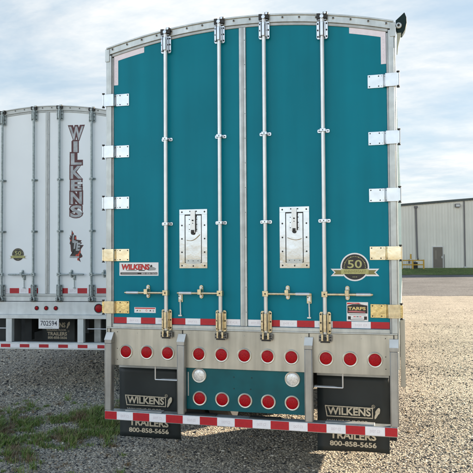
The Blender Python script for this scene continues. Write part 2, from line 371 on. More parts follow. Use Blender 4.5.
# yellow guard rail
YEL = mat('safety_yellow', (.52, .30, .03), .5, noise=(8, .1))
b = MB(); L = 2.15
for i in range(3): b.box(i*L/2-.06, i*L/2+.06, -.06, .06, 0, .92, YEL)
for i in range(2):
    for z in (.42, .85): b.box(i*L/2+.061, (i+1)*L/2-.061, -.045, .045, z-.055, z+.055, YEL)
g = b.build('guard_rail', bevel=.01); g.location = dp(63.2, 16.3, .66); g.rotation_euler = (0, 0, YAW)
tag(g, 'yellow two-rail guard rail on the grass beside the pale building', 'railing')
b = MB().cyl((0, 0, 0), (0, 0, .95), .075, FRAMEM, 14).cyl((0, 0, .95), (0, 0, 1.45), .08, YEL, 14).box(-.25, -.08, -.06, .06, .5, .9, SEAM)
g = b.build('marker_post'); g.location = dp(63.8, 17.35, .69); tag(g, 'thin white marker post with a yellow top behind the guard rail', 'post')
b = MB().box(-.2, .35, -.2, .2, 0, .62, DARK).box(-.12, .2, -.15, .15, .62, .74, ALUD)
g = b.build('utility_box', bevel=.02); g.location = dp(64.1, 17.75, .70); tag(g, 'small dark utility box behind the yellow guard rail', 'utility box')

# ------------------------------------------------------------------ weeds between the trailers
def blades(name, pts, m, hmin, hmax, wd, lean):
    v, f = [], []
    for (x, y, z0, k) in pts:
        h = random.uniform(hmin, hmax)*k; a = random.uniform(0, 6.283); l = random.uniform(.1, lean)*h; q = a+random.uniform(1, 2)
        dx, dy = math.cos(a)*l, math.sin(a)*l; wx, wy = math.cos(q)*wd, math.sin(q)*wd; n = len(v)
        v += [(x-wx, y-wy, z0), (x+wx, y+wy, z0), (x+dx*.4+wx*.8, y+dy*.4+wy*.8, z0+h*.55), (x+dx*.4-wx*.8, y+dy*.4-wy*.8, z0+h*.55), (x+dx, y+dy, z0+h*.9)]
        f += [(n, n+1, n+2, n+3), (n+3, n+2, n+4)]
    b = MB(); b.add(v, f, m); o = b.build(name, smooth=False); o['kind'] = 'stuff'; return o
def leafmat(name, cols):
    m = bpy.data.materials.new(name); m.use_nodes = True; t = m.node_tree; b = t.nodes['Principled BSDF']; b.inputs['Roughness'].default_value = .6
    b.inputs['Specular IOR Level'].default_value = .25
    g = t.nodes.new('ShaderNodeNewGeometry'); rp = t.nodes.new('ShaderNodeValToRGB'); t.links.new(g.outputs['Random Per Island'], rp.inputs[0])
    el = rp.color_ramp.elements
    while len(el) < len(cols): el.new(.5)
    for i, c in enumerate(cols): el[i].position = i/(len(cols)-1); el[i].color = (*c, 1)
    t.links.new(rp.outputs[0], b.inputs['Base Color']); return m
WEED = leafmat('weed_green', [(.07, .15, .03), (.14, .25, .045), (.21, .30, .07), (.28, .30, .11), (.34, .29, .15)])
DRY = leafmat('weed_brown', [(.24, .16, .09), (.36, .27, .16), (.13, .09, .05)])
pg, pb = [], []
clumps = []
for _ in range(1500):
    t = random.random(); s = random.gauss(0, .42)
    cx_, cy_ = lerp(-3.9, -1.75, t)+s*.75, lerp(.15, 1.9, t)+s*-.7+random.uniform(-.35, .45)
    if cy_ < -.6 or cx_ > -1.45: continue
    clumps.append((cx_, cy_, random.uniform(.02, .085), random.uniform(.5, 1.3), random.random() < .25))
for _ in range(420):
    t = random.random(); clumps.append((lerp(-4.2, -1.9, t)+random.gauss(0, .5), lerp(1.6, -.2, t)+random.gauss(0, .6), random.uniform(.02, .08), random.uniform(.3, .9), random.random() < .45))
def patchy(x, y): return math.sin(x*5.1+1.3*math.sin(y*4.3))+math.sin(y*7.3+2.1+1.1*math.sin(x*6.1))*.8+math.sin((x+y)*13.7)*.4
clumps = [(x, y, r, k*(1.35 if patchy(x, y) > .7 else .8), br or patchy(x*1.7, y*1.3) < -1.1) for x, y, r, k, br in clumps if patchy(x, y)+random.gauss(0, .5) > -.35]
for (x, y, r, k, br) in clumps:
    for _ in range(int(16+60*r*10*random.uniform(.5, 1))):
        a = random.uniform(0, 6.283); q = r*abs(random.gauss(0, .7)); (pb if br else pg).append((x+math.cos(a)*q, y+math.sin(a)*q, 0, k))
blades('weeds', pg, WEED, .025, .085, .0030, 1.5)
blades('dry_weeds', pb, DRY, .02, .06, .0025, 1.6)
pv = [(random.uniform(3.5, 9), random.uniform(10, 24), 0, 1) for _ in range(14)]
pv = [(x+random.gauss(0, .12), y+random.gauss(0, .12), 0, 1) for x, y, z, k in pv for _ in range(50)]
blades('yard_weeds', pv, WEED, .03, .09, .006, 1.2)

# ------------------------------------------------------------------ semi-trailers
HW = 1.295
def trailer(T):
    root = empty('semi_trailer', T['loc'], T['rz']); tag(root, T['label'], 'trailer', 'semi-trailers parked side by side')
    paint, zc, rise = T['paint'], T['zc'], T['rise']
    def Za(x): return zc-rise*(x/HW)**2
    zb, zs = T['zs']-.03, T['zs']                 # door sheet bottom (rail) and reflective strip bottom
    fr = T['frame']; dz = T['zs']-1.349
    LEN = 14.3
    # box walls, front and floor
    b = MB()
    for s in (-1, 1):
        b.box(*(sorted((s*HW, s*(HW-.035)))), .045, LEN, 1.12+dz, zc-rise-.02, paint)
        for k in range(24):
            y = .35+k*.6; b.box(*(sorted((s*HW, s*(HW+.004)))), y, y+.06, 1.14+dz, zc-rise-.10, fr)
        b.box(*(sorted((s*(HW+.001), s*(HW+.006)))), .045, LEN, 1.14+dz-.06, 1.14+dz+.10, fr)
    b.box(-HW+.036, HW-.036, LEN-.05, LEN, 1.12+dz, zc-rise-.02, paint); b.build('box_wall', root)
    b = MB().box(-HW+.036, HW-.036, .06, LEN-.05, 1.12+dz, 1.26+dz, UNDER)
    for k in range(30): b.box(-1.2, 1.2, .5+k*.45, .57+k*.45, 1.0+dz, 1.12+dz, UNDER)
    for x in (-.5, .4): b.box(x, x+.12, .35, 11, .72+dz, .998+dz, UNDER)
    if T.get('dark'): b.box(-1.2, 1.2, 1.2, 1.25, .455, .99+dz, UNDER)  # added dark sheet, stands in for shade in the openings below
    b.build('underframe', root)
    n = 24; xs = [lerp(-HW+.01, HW-.01, i/n) for i in range(n+1)]
    b = MB(); v = [(x, y, Za(x)-.025) for y in (.06, LEN-.02) for x in xs]
    b.add(v, [(i, i+1, i+n+2, i+n+1) for i in range(n)], TARP); b.build('tarp_cover', root)
    # rear frame: arched header + corner posts + bottom rail
    b = MB(); FY = -.022
    n = 28; xs = [lerp(-HW, HW, i/n) for i in range(n+1)]
    def band(t0, t1, y0, y1, m, xa=-HW, xb=HW):
        X = [lerp(xa, xb, i/n) for i in range(n+1)]; v = []; k = n+1
        for y in (y0, y1):
            v += [(x, y, Za(x)-t0) for x in X] + [(x, y, Za(x)-t1) for x in X]
        f = []
        for i in range(n):
            f += [(k+i, k+i+1, i+1, i), (2*k+i, 2*k+i+1, 3*k+i+1, 3*k+i), (i, i+1, 2*k+i+1, 2*k+i), (3*k+i, 3*k+i+1, k+i+1, k+i)]
        f += [(0, 2*k, 3*k, k), (n, k+n, 3*k+n, 2*k+n)]
        b.add(v, f, m)
    band(0, .060, FY, .06, fr); band(.0605, .085, -.010, .045, T['frame2'], -HW+.048, HW-.048); band(-.010, .004, FY-.012, .02, fr)
    for s in (-1, 1):
        zt = Za(HW)-.061
        b.box(*sorted((s*(HW-.047), s*HW)), FY, .06, zb-.005, zt, fr)
        b.box(*sorted((s*(HW-.062), s*(HW-.0475))), -.008, .05, zb-.005, zt-.02, T['frame2'])
        b.box(*sorted((s*(HW+.0005), s*(HW+.012))), FY+.012, .10, zb-.30, zt+.03, fr)
        b.box(*sorted((s*(HW-.03), s*(HW+.014))), FY-.006, FY-.0005, zt-.06, zt+.058, fr)
    k = 18
    for i in range(k):
        x = -HW+.06+(2*HW-.12)*i/(k-1)
        if min(abs(abs(x)-.202), abs(abs(x)-.706)) > .045:
            b.bolt(x, FY-.001, Za(x)-.022, .013, ALUD if 0 < i < k-1 else POL, .004); b.bolt(x, FY-.006, Za(x)-.022, .0075, DARK, .006)
    b.box(-HW+.002, HW-.002, -.018, .05, zb-.018, zb-.0055, fr).box(-HW+.0625, HW-.0625, -.018, .05, zb-.0053, zb+.026, fr)
    b.build('rear_frame', root, bevel=.0025)
    # two doors
    for s in (-1, 1):
        xa, xb = (-HW+.064, -.032) if s < 0 else (.032, HW-.064)
        n2 = 14; top = [(lerp(xb, xa, i/n2), Za(lerp(xb, xa, i/n2))-.083) for i in range(n2+1)]
        d = MB(); d.prism([(xa, zs-.003), (xb, zs-.003)]+top, .0, .045, paint); d = d.build('door', root)
        # strip along the bottom
        t = MB(); zt = zs+T['strip_h']
        for (a, c, mm) in T['strip'][s]:
            t.box(a+.0004, c-.0004, -.0022, -.0005, zs, zt, RED if mm else WTAPE)
            if mm == 0 and c-a > .08: t.text('DOT C2', a+.03, c-.03, zs+.02, zt-.02, -.0023, TAPEINK, depth=.0004)
            if mm == 1 and c-a > .08: t.text('DOT C2', a+.03, c-.03, zs+.02, zt-.02, -.0023, TAPEINKR, depth=.0004)
        t.build('reflective_strip', d, smooth=False)
        if T['corner_tape']:
            t = MB(); e = HW-.064; zc0 = Za(e)-.085; m_ = 8; ln = .30
            X = [s*(e-.001-ln*i/m_) for i in range(m_+1)]
            v = [(x, -.0022, Za(x)-.0865) for x in X]+[(x, -.0022, Za(x)-.0865-.050) for x in X]
            t.add(v, [((i, i+1, i+m_+2, i+m_+1) if s > 0 else (i, i+m_+1, i+m_+2, i+1)) for i in range(m_)], PTAPE)
            t.box(*sorted((s*(e-.001), s*(e-.042))), -.0027, -.0006, zc0-.27, Za(e)-.095, PTAPE)
            for i in range(9): t.box(*sorted((s*(e-.0205), s*(e-.0225))), -.0033, -.0028, zc0-.25+i*.026, zc0-.240+i*.026, TAPEINK)
            t.build('corner_tape', d, smooth=False)
        # access hatch
        if T['hatch']:
            hx0, hx1 = (-.592, -.332) if s < 0 else (.320, .576); z0, z1 = 1.850, 2.375
            h = MB(); i_ = .050; y0 = -.006
            h.box(hx0, hx1, y0, -.0005, z1-.045, z1, POL); h.box(hx0, hx1, y0, -.0005, z0, z0+.047, POL)
            h.box(hx0, hx0+i_, y0, -.0005, z0+.0475, z1-.0455, POL); h.box(hx1-i_, hx1, y0, -.0005, z0+.0475, z1-.0455, POL)
            h.box(hx0+i_+.0005, hx1-i_-.0005, -.0015, -.0008, z0+.048, z1-.046, DARK)
            h.box(hx0+i_+.007, hx1-i_-.007, -.005, -.0018, z0+.052, z1-.056, POL)
            for q in range(5):
                zq = lerp(z0+.023, z1-.023, q/4)
                for xx in (hx0+.024, hx1-.024): h.bolt(xx, y0, zq, .0085, DARK)
            h = h.build('access_hatch', d, bevel=.0012)
            xm = (hx0+hx1)/2
            l = MB().box(xm-.042, xm+.042, -.009, -.0052, z1-.20, z1-.07, POL).box(xm-.022, xm+.022, -.020, -.0095, z1-.21, z1-.012, GALV)
            l.box(xm+.0225, xm+.031, -.018, -.0095, z1-.20, z1-.05, DARK).box(xm-.012, xm+.012, -.034, -.0205, z1-.205, z1-.185, DARK)
            l.bolt(xm, -.020, z1-.10, .008, DARK, .012); l.bolt(xm, -.020, z1-.125, .005, DARK)
            for sx in (-1, 1):
                for zz_ in (z1-.09, z1-.135, z1-.18): l.bolt(xm+sx*.034, -.009, zz_, .005, DARK)
                l.bolt(xm+sx*.03, y0, z1-.018, .007, DARK)
            l.cyl((xm, -.0095, z1-.212), (xm, -.026, z1-.212), .016, DARK, 12)
            l.build('slide_latch', h, bevel=.001)
            MB().box(hx0+i_+.012, hx1-i_-.012, -.0095, -.0055, z0+.040, z0+.078, ALU).bolt(xm-.045, -.0095, z0+.066, .004, DARK).bolt(xm, -.0095, z0+.066, .004, DARK).bolt(xm+.045, -.0095, z0+.066, .004, DARK).bolt(xm, y0, z0+.02, .008, DARK).build('hatch_hinge', h)
            w_ = MB(); pts = []
            for q in range(13):
                u = q/12; pts.append((lerp(xm-.06, xm+.062, u), -.012, (z1-.275 if s < 0 else z1-.265)+(.05*u*u-.012*math.sin(3.1*u) if s < 0 else -.03*math.sin(2.2*u)+.016*u)))
            w_.tube(pts, .0028, ZINC, 6); w_.build('lanyard', h)
        for fn in T['decals'].get(s, []): fn(d)
    # centre strip
    b = MB().box(-.030, .030, -.012, .03, zb+.028, Za(0)-.086, fr).box(-.010, .010, -.018, -.0125, zb+.03, Za(0)-.088, T['frame2'])
    for k in range(12): b.bolt(.021, -.012, lerp(zb+.15, Za(0)-.2, k/11), .004, DARK, .003)
    b.build('centre_strip', root, bevel=.002)
    # hinges
    HZ = [z+dz for z in (3.404, 2.926, 2.452, 1.972, 1.495)]
    for s in (-1, 1):
        for zi, zh in enumerate(HZ):
            if s > 0 and T.get('no_right_hinge'): pass
            h = MB(); t = .056; hm = POL if T['hinge'] else GALVD
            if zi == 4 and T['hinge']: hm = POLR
            if zi == 3 and T['hinge']: hm = POLW
            def P(a, c, y0, y1, z0, z1, m): h.box(*sorted((s*a, s*c)), y0, y1, z0, z1, m)
            P(1.078, 1.205, -.008, -.0005, zh-t, zh+t, hm)
            # stepped outer half standing proud of the corner post
            p = [(1.205, -.008), (1.222, -.034), (1.318, -.034), (1.318, -.028), (1.226, -.028), (1.205, -.0005)]
            v = [(s*x, y, zh-t) for x, y in p]+[(s*x, y, zh+t) for x, y in p]; k = len(p)
            fs = [tuple(range(k)), tuple(range(2*k-1, k-1, -1))]+[(i, i+k, (i+1) % k+k, (i+1) % k) for i in range(k)]
            if s < 0: fs = [f_[::-1] for f_ in fs]
            h.add(v, fs, hm if zi == 3 or not T['hinge'] else POL if zi < 3 else ZINC)  # lowest outer half: reflected gold painted with the zinc colour
            h.cyl((s*1.326, -.026, zh-t+.004), (s*1.326, -.026, zh+t-.004), .0125, hm, 12)
            h.cyl((s*1.326, -.026, zh-t-.012), (s*1.326, -.026, zh+t+.012), .0085, DARK, 10)
            for q in (-1, 1):
                h.cyl((s*1.326, -.026, zh+q*(t+.004)), (s*1.326, -.026, zh+q*(t+.012)), .014, DARK, 10)
                for xx in (1.093, 1.168, 1.192): h.bolt(s*xx, -.008, zh+q*(t-.014), .0065 if xx != 1.192 else .004, DARK if xx != 1.192 else ALUD)
            P(1.296, 1.325, -.022, .03, zh-t+.01, zh+t-.01, fr)
            h.build('hinge', root, bevel=.0012)
    # lock rods
    for ri, rx in enumerate((-.706, -.202, .202, .706)):
        rod = T['rod']; ya = -.045; zt = Za(rx)
        b = MB().cyl((rx, ya, zs-.045), (rx, ya, zt-.03), .0175, rod, 16); rd = b.build('lock_rod', root)
        for top in (1, 0):
            k = MB(); c = T['keeper'] if top else T['keeper_low']
            z1 = zt-.055 if top else zs+.135; z0 = z1-.155 if top else z1-.185
            for s in (-1, 1):
                pl = [(rx+s*.020, z0), (rx+s*.040, z0), (rx+s*.048, z0+.012), (rx+s*.048, z1-.012), (rx+s*.040, z1), (rx+s*.020, z1)]
                if s < 0: pl = pl[::-1]
                k.prism(pl, -.0305, -.0235, c)
                k.box(*sorted((rx+s*.020, rx+s*.026)), -.068, -.031, z0+.01, z1-.01, c)
                for zq in (z0+.022, (z0+z1)/2, z1-.022):
                    k.bolt(rx+s*.037, -.0305, zq, .0085, DARK, .007)
            k.box(rx-.012, rx+.012, -.074, -.066, z0+.02, z1-.02, c)
            k.build('keeper', rd, bevel=.0015)
            q = MB()
            if top:
                q.box(rx-.036, rx+.036, -.050, FY-.0005, zt-.052, zt-.046, c).box(rx-.044, rx-.014, -.055, FY-.0005, zt-.044, zt+.006, DARK).box(rx+.010, rx+.046, -.060, FY-.0005, zt-.040, zt+.014, DARK)
                q.cyl((rx, -.07, zt-.026), (rx, FY, zt-.026), .017, c, 10).cyl((rx+.028, -.07, zt+.002), (rx+.028, -.03, zt+.002), .012, c, 8)
            else:
                q.box(rx-.054, rx+.054, -.044, FY-.0005, z0-.064, z0-.012, T['cam']).bolt(rx-.043, -.044, z0-.026, .008, DARK).bolt(rx+.043, -.044, z0-.026, .008, DARK).bolt(rx-.043, -.044, z0-.050, .008, DARK).bolt(rx+.043, -.044, z0-.050, .008, DARK).box(rx-.030, rx-.014, -.072, -.0405, z0-.055, z0+.0, c).box(rx+.014, rx+.030, -.072, -.0405, z0-.055, z0+.0, c)
                q.cyl((rx-.04, -.05, z0-.04), (rx+.04, -.05, z0-.04), .011, T['cam'], 10).cyl((rx, -.085, z0-.038), (rx, -.0405, z0-.038), .014, DARK, 10)
                q.box(rx-.040, rx+.040, -.050, -.0405, z0-.072, z0-.060, DARK)
            q.build('cam_lock', rd, bevel=.0015)
        for zg in T['zg']:
            g_ = MB().prism([(rx-.046, zg-.015), (rx+.046, zg-.015), (rx+.052, zg-.008), (rx+.052, zg+.010), (rx+.046, zg+.016), (rx-.046, zg+.016), (rx-.052, zg+.010), (rx-.052, zg-.008)], -.009, -.0005, T['keeper'])
            g_.box(rx-.024, rx+.024, -.068, -.0095, zg-.012, zg+.014, T['keeper'])
            for s in (-1, 1): g_.bolt(rx+s*.037, -.009, zg, .0065, DARK)
            g_.bolt(rx, -.068, zg, .006, DARK, .003); g_.build('guide_bracket', rd, bevel=.0015)
        s = T['hdir'][ri]; zh = T['zh']; L_ = .385; hm = T['keeper_low']
        h = MB().box(rx-.024, rx+.024, -.075, -.022, zh-.022, zh+.024, hm)
        h.cyl((rx+s*.024, -.060, zh), (rx+s*L_, -.056, zh), .0115, hm, 12); h.cyl((rx+s*L_, -.056, zh), (rx+s*(L_+.012), -.056, zh), .0115, hm, 12, .005)
        h.cyl((rx+s*.26, -.0575, zh), (rx+s*L_*.98, -.056, zh), .0135, rod, 12).bolt(rx, -.075, zh, .008, DARK); h.build('handle', rd, bevel=.001)
        px_ = rx+s*.185
        p = MB(); pl = []
        for i in range(16):
            a = 2*math.pi*i/16; pl.append((px_+.018*math.cos(a), zh+.01+(.040 if math.sin(a) > 0 else -.040)+.020*math.sin(a)))
        p.prism(pl, -.012, -.0005, hm); p.box(px_-.016, px_+.016, -.078, -.0125, zh-.012, zh+.034, hm)
        for q in (-1, 1): p.cyl((px_, -.028, zh+.01+q*.038), (px_, -.012, zh+.01+q*.038), .012, rod, 10)
        p.build('handle_retainer', rd, bevel=.0015)
    for hx in T['hooks']:
        zh = T['zh']
        h = MB().box(hx-.020, hx+.020, -.012, -.0005, zh-.082, zh-.008, T['keeper_low']).box(hx-.013, hx+.013, -.030, -.0125, zh-.06, zh-.02, T['rod'])
        h.bolt(hx-.008, -.030, zh-.03, .006, DARK).bolt(hx+.009, -.012, zh-.072, .005, DARK)
        h.cyl((hx, -.02, zh-.07), (hx+.003, -.02, zh-.195), .0065, T['rod'], 8).box(hx-.016, hx+.016, -.03, -.012, zh-.207, zh-.195, T['rod'])
        h.build('door_hook', root, bevel=.001)
    T['lower'](root, T, Za, zb)
    # axles and wheels, landing gear
    wheel = None
    for ya in T['axles']:
        MB().cyl((-.7, ya, .5), (.7, ya, .5), .065, UNDER, 12).box(-.47, -.38, ya-.22, ya+.22, .60, .7195, UNDER).box(.38, .47, ya-.22, ya+.22, .60, .7195, UNDER).build('axle', root)
        for s in (-1, 1):
            for off in (.76, 1.08):
                if wheel is None:
                    wheel = empty('wheel', (0, 0, 0)); wheel.parent = root
                    tp = [(.27, -.125), (.40, -.14), (.47, -.135), (.495, -.11), (.50, 0), (.495, .11), (.47, .135), (.40, .14), (.27, .125)]
                    v, f = [], []; n3 = 40; kk = len(tp)
                    for i in range(n3):
                        a = 2*math.pi*i/n3
                        for r_, x_ in tp: v.append((x_, r_*math.cos(a), r_*math.sin(a)))
                    for i in range(n3):
                        j = (i+1) % n3
                        for q in range(kk): f.append((i*kk+q, i*kk+(q+1) % kk, j*kk+(q+1) % kk, j*kk+q))
                    MB().add(v, f, TYRE).build('tyre', wheel)
                    rb_ = MB().cyl((-.12, 0, 0), (.12, 0, 0), .275, ALU, 32, cap=False).cyl((-.02, 0, 0), (.02, 0, 0), .27, ALU, 32).cyl((-.02, 0, 0), (.12, 0, 0), .11, ALUD, 20)
                    for i in range(10): a = i*math.pi/5; rb_.cyl((.02, .17*math.cos(a), .17*math.sin(a)), (.05, .17*math.cos(a), .17*math.sin(a)), .015, POL, 6)
                    rb_.build('rim', wheel); wobj = wheel
                else:
                    wobj = wheel.copy(); scene.collection.objects.link(wobj)
                    for c in wheel.children: q = c.copy(); scene.collection.objects.link(q); q.parent = wobj
                wobj.location = (s*off, ya, .5); wobj.rotation_euler = (0, 0, 0 if s > 0 else math.pi)
    for s in (-1, 1):
        MB().box(*sorted((s*.55, s*.67)), 11.3, 11.42, .12, 1.0+dz, ALUD).box(*sorted((s*.50, s*.72)), 11.22, 11.50, .0, .06, ALUD).box(*sorted((s*.56, s*.66)), 11.31, 11.41, .061, .13, DARK).build('landing_leg', root, bevel=.004)
    return root

def tail_light(parent, x, z, y=0, r=.052, ro=.0645, lens=None, rim=None):
    t = MB().ring((x, 0, z), r, ro, y-.010, y+.01, rim or RIM, 32).build('tail_light' if (lens or LENS) is LENS else 'reverse_light', parent)
    MB().dome((x, y-.002, z), r+.001, .012, lens or LENS, 32).build('lens', t); return t
def stripes(t, x0, x1, first, step, y0, y1, z0, z1, start_red=True):
    x, red = x0, start_red; w_ = first
    while x < x1-.002:
        e = min(x+w_, x1); t.box(x+.0004, e-.0004, y0, y1, z0, z1, RED if red else WTAPE)
        if e-x > .1: t.text('DOT C2', x+.04, e-.04, z0+(z1-z0)*.35, z1-(z1-z0)*.35, y0-.0001, TAPEINK if not red else TAPEINKR, depth=.0004)
        x = e; red = not red; w_ = step

def lower_teal(root, T, Za, zb):
    # full-width brushed panel
    p = MB().box(-HW+.002, HW-.002, -.006, .05, .968, zb-.020, STEEL).box(-HW, HW, .0505, .12, 1.0, zb-.02, ALUD)
    for s in (-1, 1):
        for z in (1.02, 1.12, 1.27): p.bolt(s*(HW-.10), -.006, z, .005, DARK, .003)
    for k in range(9): p.bolt(-1.0+k*.25, -.006, zb-.055, .004, ALUD, .003)
    lp = p.build('light_panel', root, bevel=.003)
    for x in (-1.109, -.907, -.706, -.413, -.206, 0, .206, .413, .706, .907, 1.109): tail_light(root, x, 1.093, -.006)
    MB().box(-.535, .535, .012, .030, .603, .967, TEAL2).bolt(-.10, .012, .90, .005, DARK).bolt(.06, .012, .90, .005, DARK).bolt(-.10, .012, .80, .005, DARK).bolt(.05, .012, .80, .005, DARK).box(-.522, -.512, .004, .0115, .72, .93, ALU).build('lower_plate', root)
    for x in (-.413, -.206, 0, .206, .413): tail_light(root, x, .7015, .012)
    for x in (-.417, .417): tail_light(root, x, .903, .012, .054, .066, LENSW)
    for x in (-1.262, -.565, .565, 1.262):
        a = .034
        q = MB().box(x-a, x-a+.006, -.066, -.0065, .568, 1.17, POST).box(x+a-.006, x+a, -.066, -.0065, .568, 1.17, POST).box(x-a+.0062, x+a-.0062, -.066, -.060, .568, 1.17, POST)
        q.prism_x([(-.0665, 1.1705), (-.0065, 1.1705), (-.0065, 1.262), (-.020, 1.262), (-.0665, 1.205)], x-a, x+a, POST)
        q.add([(x-a-.002, -.068, 1.203), (x+a+.002, -.068, 1.203), (x+a+.002, -.019, 1.267), (x-a-.002, -.019, 1.267)], [(0, 1, 2, 3)], WHITEM)
        q.build('bumper_post', root, bevel=.003)
        MB().box(x-.004, x+.004, -.012, -.0065, 1.264, zb-.02, DARK).build('cable', root)
    bp = MB().box(-HW+.002, HW-.010, -.068, .030, .486, .566, ALU).build('bumper', root, bevel=.004)
    t = MB(); stripes(t, -HW+.006, HW-.014, .117, .157, -.0705, -.0685, .492, .561); t.build('reflective_tape', bp, smooth=False)
    for (pa, pb_, pm) in ((-.53, -.25, DARK), (.05, .32, DARK), (-1.1, -.75, ALUD), (.7, 1.1, ALUD)): MB().box(pa, pb_, -.05, .02, .567, .576, pm).build('step_pad', bp, bevel=.002)
    for s in (-1, 1):
        xl, xr = (-1.305, -.692) if s < 0 else (.592, 1.211); Y = .28
        MB().box(xl-.02, xr+.02, .20, .285, .945, .985, ALUD).box(xl, xr, .265, .2795, .90, .944, ALUD).bolt(xl+.08, .265, .925, .01, ALU).bolt(xl+.3, .265, .925, .01, ALU).bolt(xl+.5, .265, .925, .01, ALU).build('flap_hanger', root)
        f = MB(); nx, nz = 10, 14; v = []
        for k in range(nz+1):
            for i in range(nx+1):
                z = lerp(.90, .243, k/nz); v.append((lerp(xl, xr, i/nx), Y+.016*math.sin(4.5*i/nx+k*.25+s)*(k/nz)+.03*(k/nz)**2*math.sin(2.6*i/nx), z))
        fs = [(k*(nx+1)+i, (k+1)*(nx+1)+i, (k+1)*(nx+1)+i+1, k*(nx+1)+i+1) for k in range(nz) for i in range(nx)]
        f.add(v, fs, RUBBER); fo = f.build('mud_flap', root)
        so_ = fo.modifiers.new('thick', 'SOLIDIFY'); so_.thickness = .008; so_.offset = 1
        c = xl+.30; l = MB(); yy = Y-.03
        def T_(t_, a, c_, z0, z1, bold=.02): l.text(t_, a, c_, z0, z1, yy, FLAPINK, bold=bold, depth=.002)
        x0, x1 = xl+.078, xl+.472
        T_('WILKENS', x0+.014, x1-.008, .566, .632, .03)
        for pl in ([(x0-.008, .636), (x1+.010, .632), (x1+.010, .640), (x0-.008, .645)], [(x0+.006, .556), (x0+.014, .556), (x0, .636), (x0-.008, .636)], [(x0+.006, .548), (x1+.01, .548), (x1+.01, .5555), (x0+.006, .5555)], [(x1+.003, .556), (x1+.010, .556), (x1+.010, .6315), (x1+.003, .6315)]):
            l.prism(pl, yy-.002, yy, FLAPINK)
        pl = []
        for i in range(18):
            a = 2*math.pi*i/18; u, w2 = .052*math.cos(a), (.019 if math.cos(a) > 0 else .012)*math.sin(a); ang = R(68)
            pl.append((x1+.045+u*math.cos(ang)-w2*math.sin(ang), .594+u*math.sin(ang)+w2*math.cos(ang)))
        l.prism(pl, yy-.002, yy, FLAPINK)
        l.ring((x1+.014, 0, .652), .011, .015, yy-.002, yy, FLAPINK, 16); l.text('R', x1+.009, x1+.019, .646, .658, yy, FLAPINK, depth=.002)
        T_('WALKING FLOOR', xl+.09, xl+.44, .500, .525, .012); T_('TRAILERS', xl+.112, xl+.508, .360, .424, .03); T_('800-858-5656', xl+.110, xl+.510, .298, .342, .026)
        l.build('lettering', fo, smooth=False)
        x_a, x_b = ((-.84, -.60) if s < 0 else (.84, .60)); 
        MB().tube([(x_a, .03, .968), (x_a, .03, .845), (x_b, .03, .845)], .006, GALV, 8).tube([(x_b, .045, .852), (lerp(x_a, x_b, .3), .04, .850), (lerp(x_a, x_b, .2), .035, .848)], .004, ALUD, 6).build('step_rod', root)
        MB().box(*sorted((s*1.16, s*1.255)), .34, .40, .55, .99, UNDER).build('frame_bracket', root)
    MB().box(.78, 1.27, .50, 1.58, .30, .95, UNDER).box(.80, 1.2699, .49, .4999, .34, .91, DARK).box(.85, .93, .7, 1.45, .9501, 1.06, UNDER).build('added_shade_box', root, bevel=.01)  # unseen box, added to shade the ground behind the right flap
    MB().box(1.312, 1.352, .10, .16, .86, 1.42, STEEL).box(1.308, 1.3115, .11, .15, 1.1, 1.4, ALU).build('side_post', root, bevel=.004)
    # rolled tarp along the right top edge
    e = MB(); prof_ = [(1.312, 3.84), (1.325, 3.80), (1.360, 3.785), (1.386, 3.825), (1.402, 3.885), (1.400, 3.93), (1.384, 3.975), (1.350, 3.945), (1.312, 3.912)]
    e.prism(prof_, .02, .10, TARP); e.cyl((1.335, .018, 3.862), (1.335, .0, 3.862), .026, ALU, 18).cyl((1.335, 0, 3.862), (1.335, -.012, 3.862), .011, DARK, 10)
    tr = e.build('tarp_roll', root, bevel=.006)
    MB().prism([(1.318, 3.70), (1.328, 3.68), (1.350, 3.77), (1.355, 3.80), (1.322, 3.80)], .01, .019, ROPE).prism([(1.316, 3.62), (1.322, 3.62), (1.328, 3.68), (1.318, 3.70)], .012, .018, ROPE).build('tarp_strap', tr)

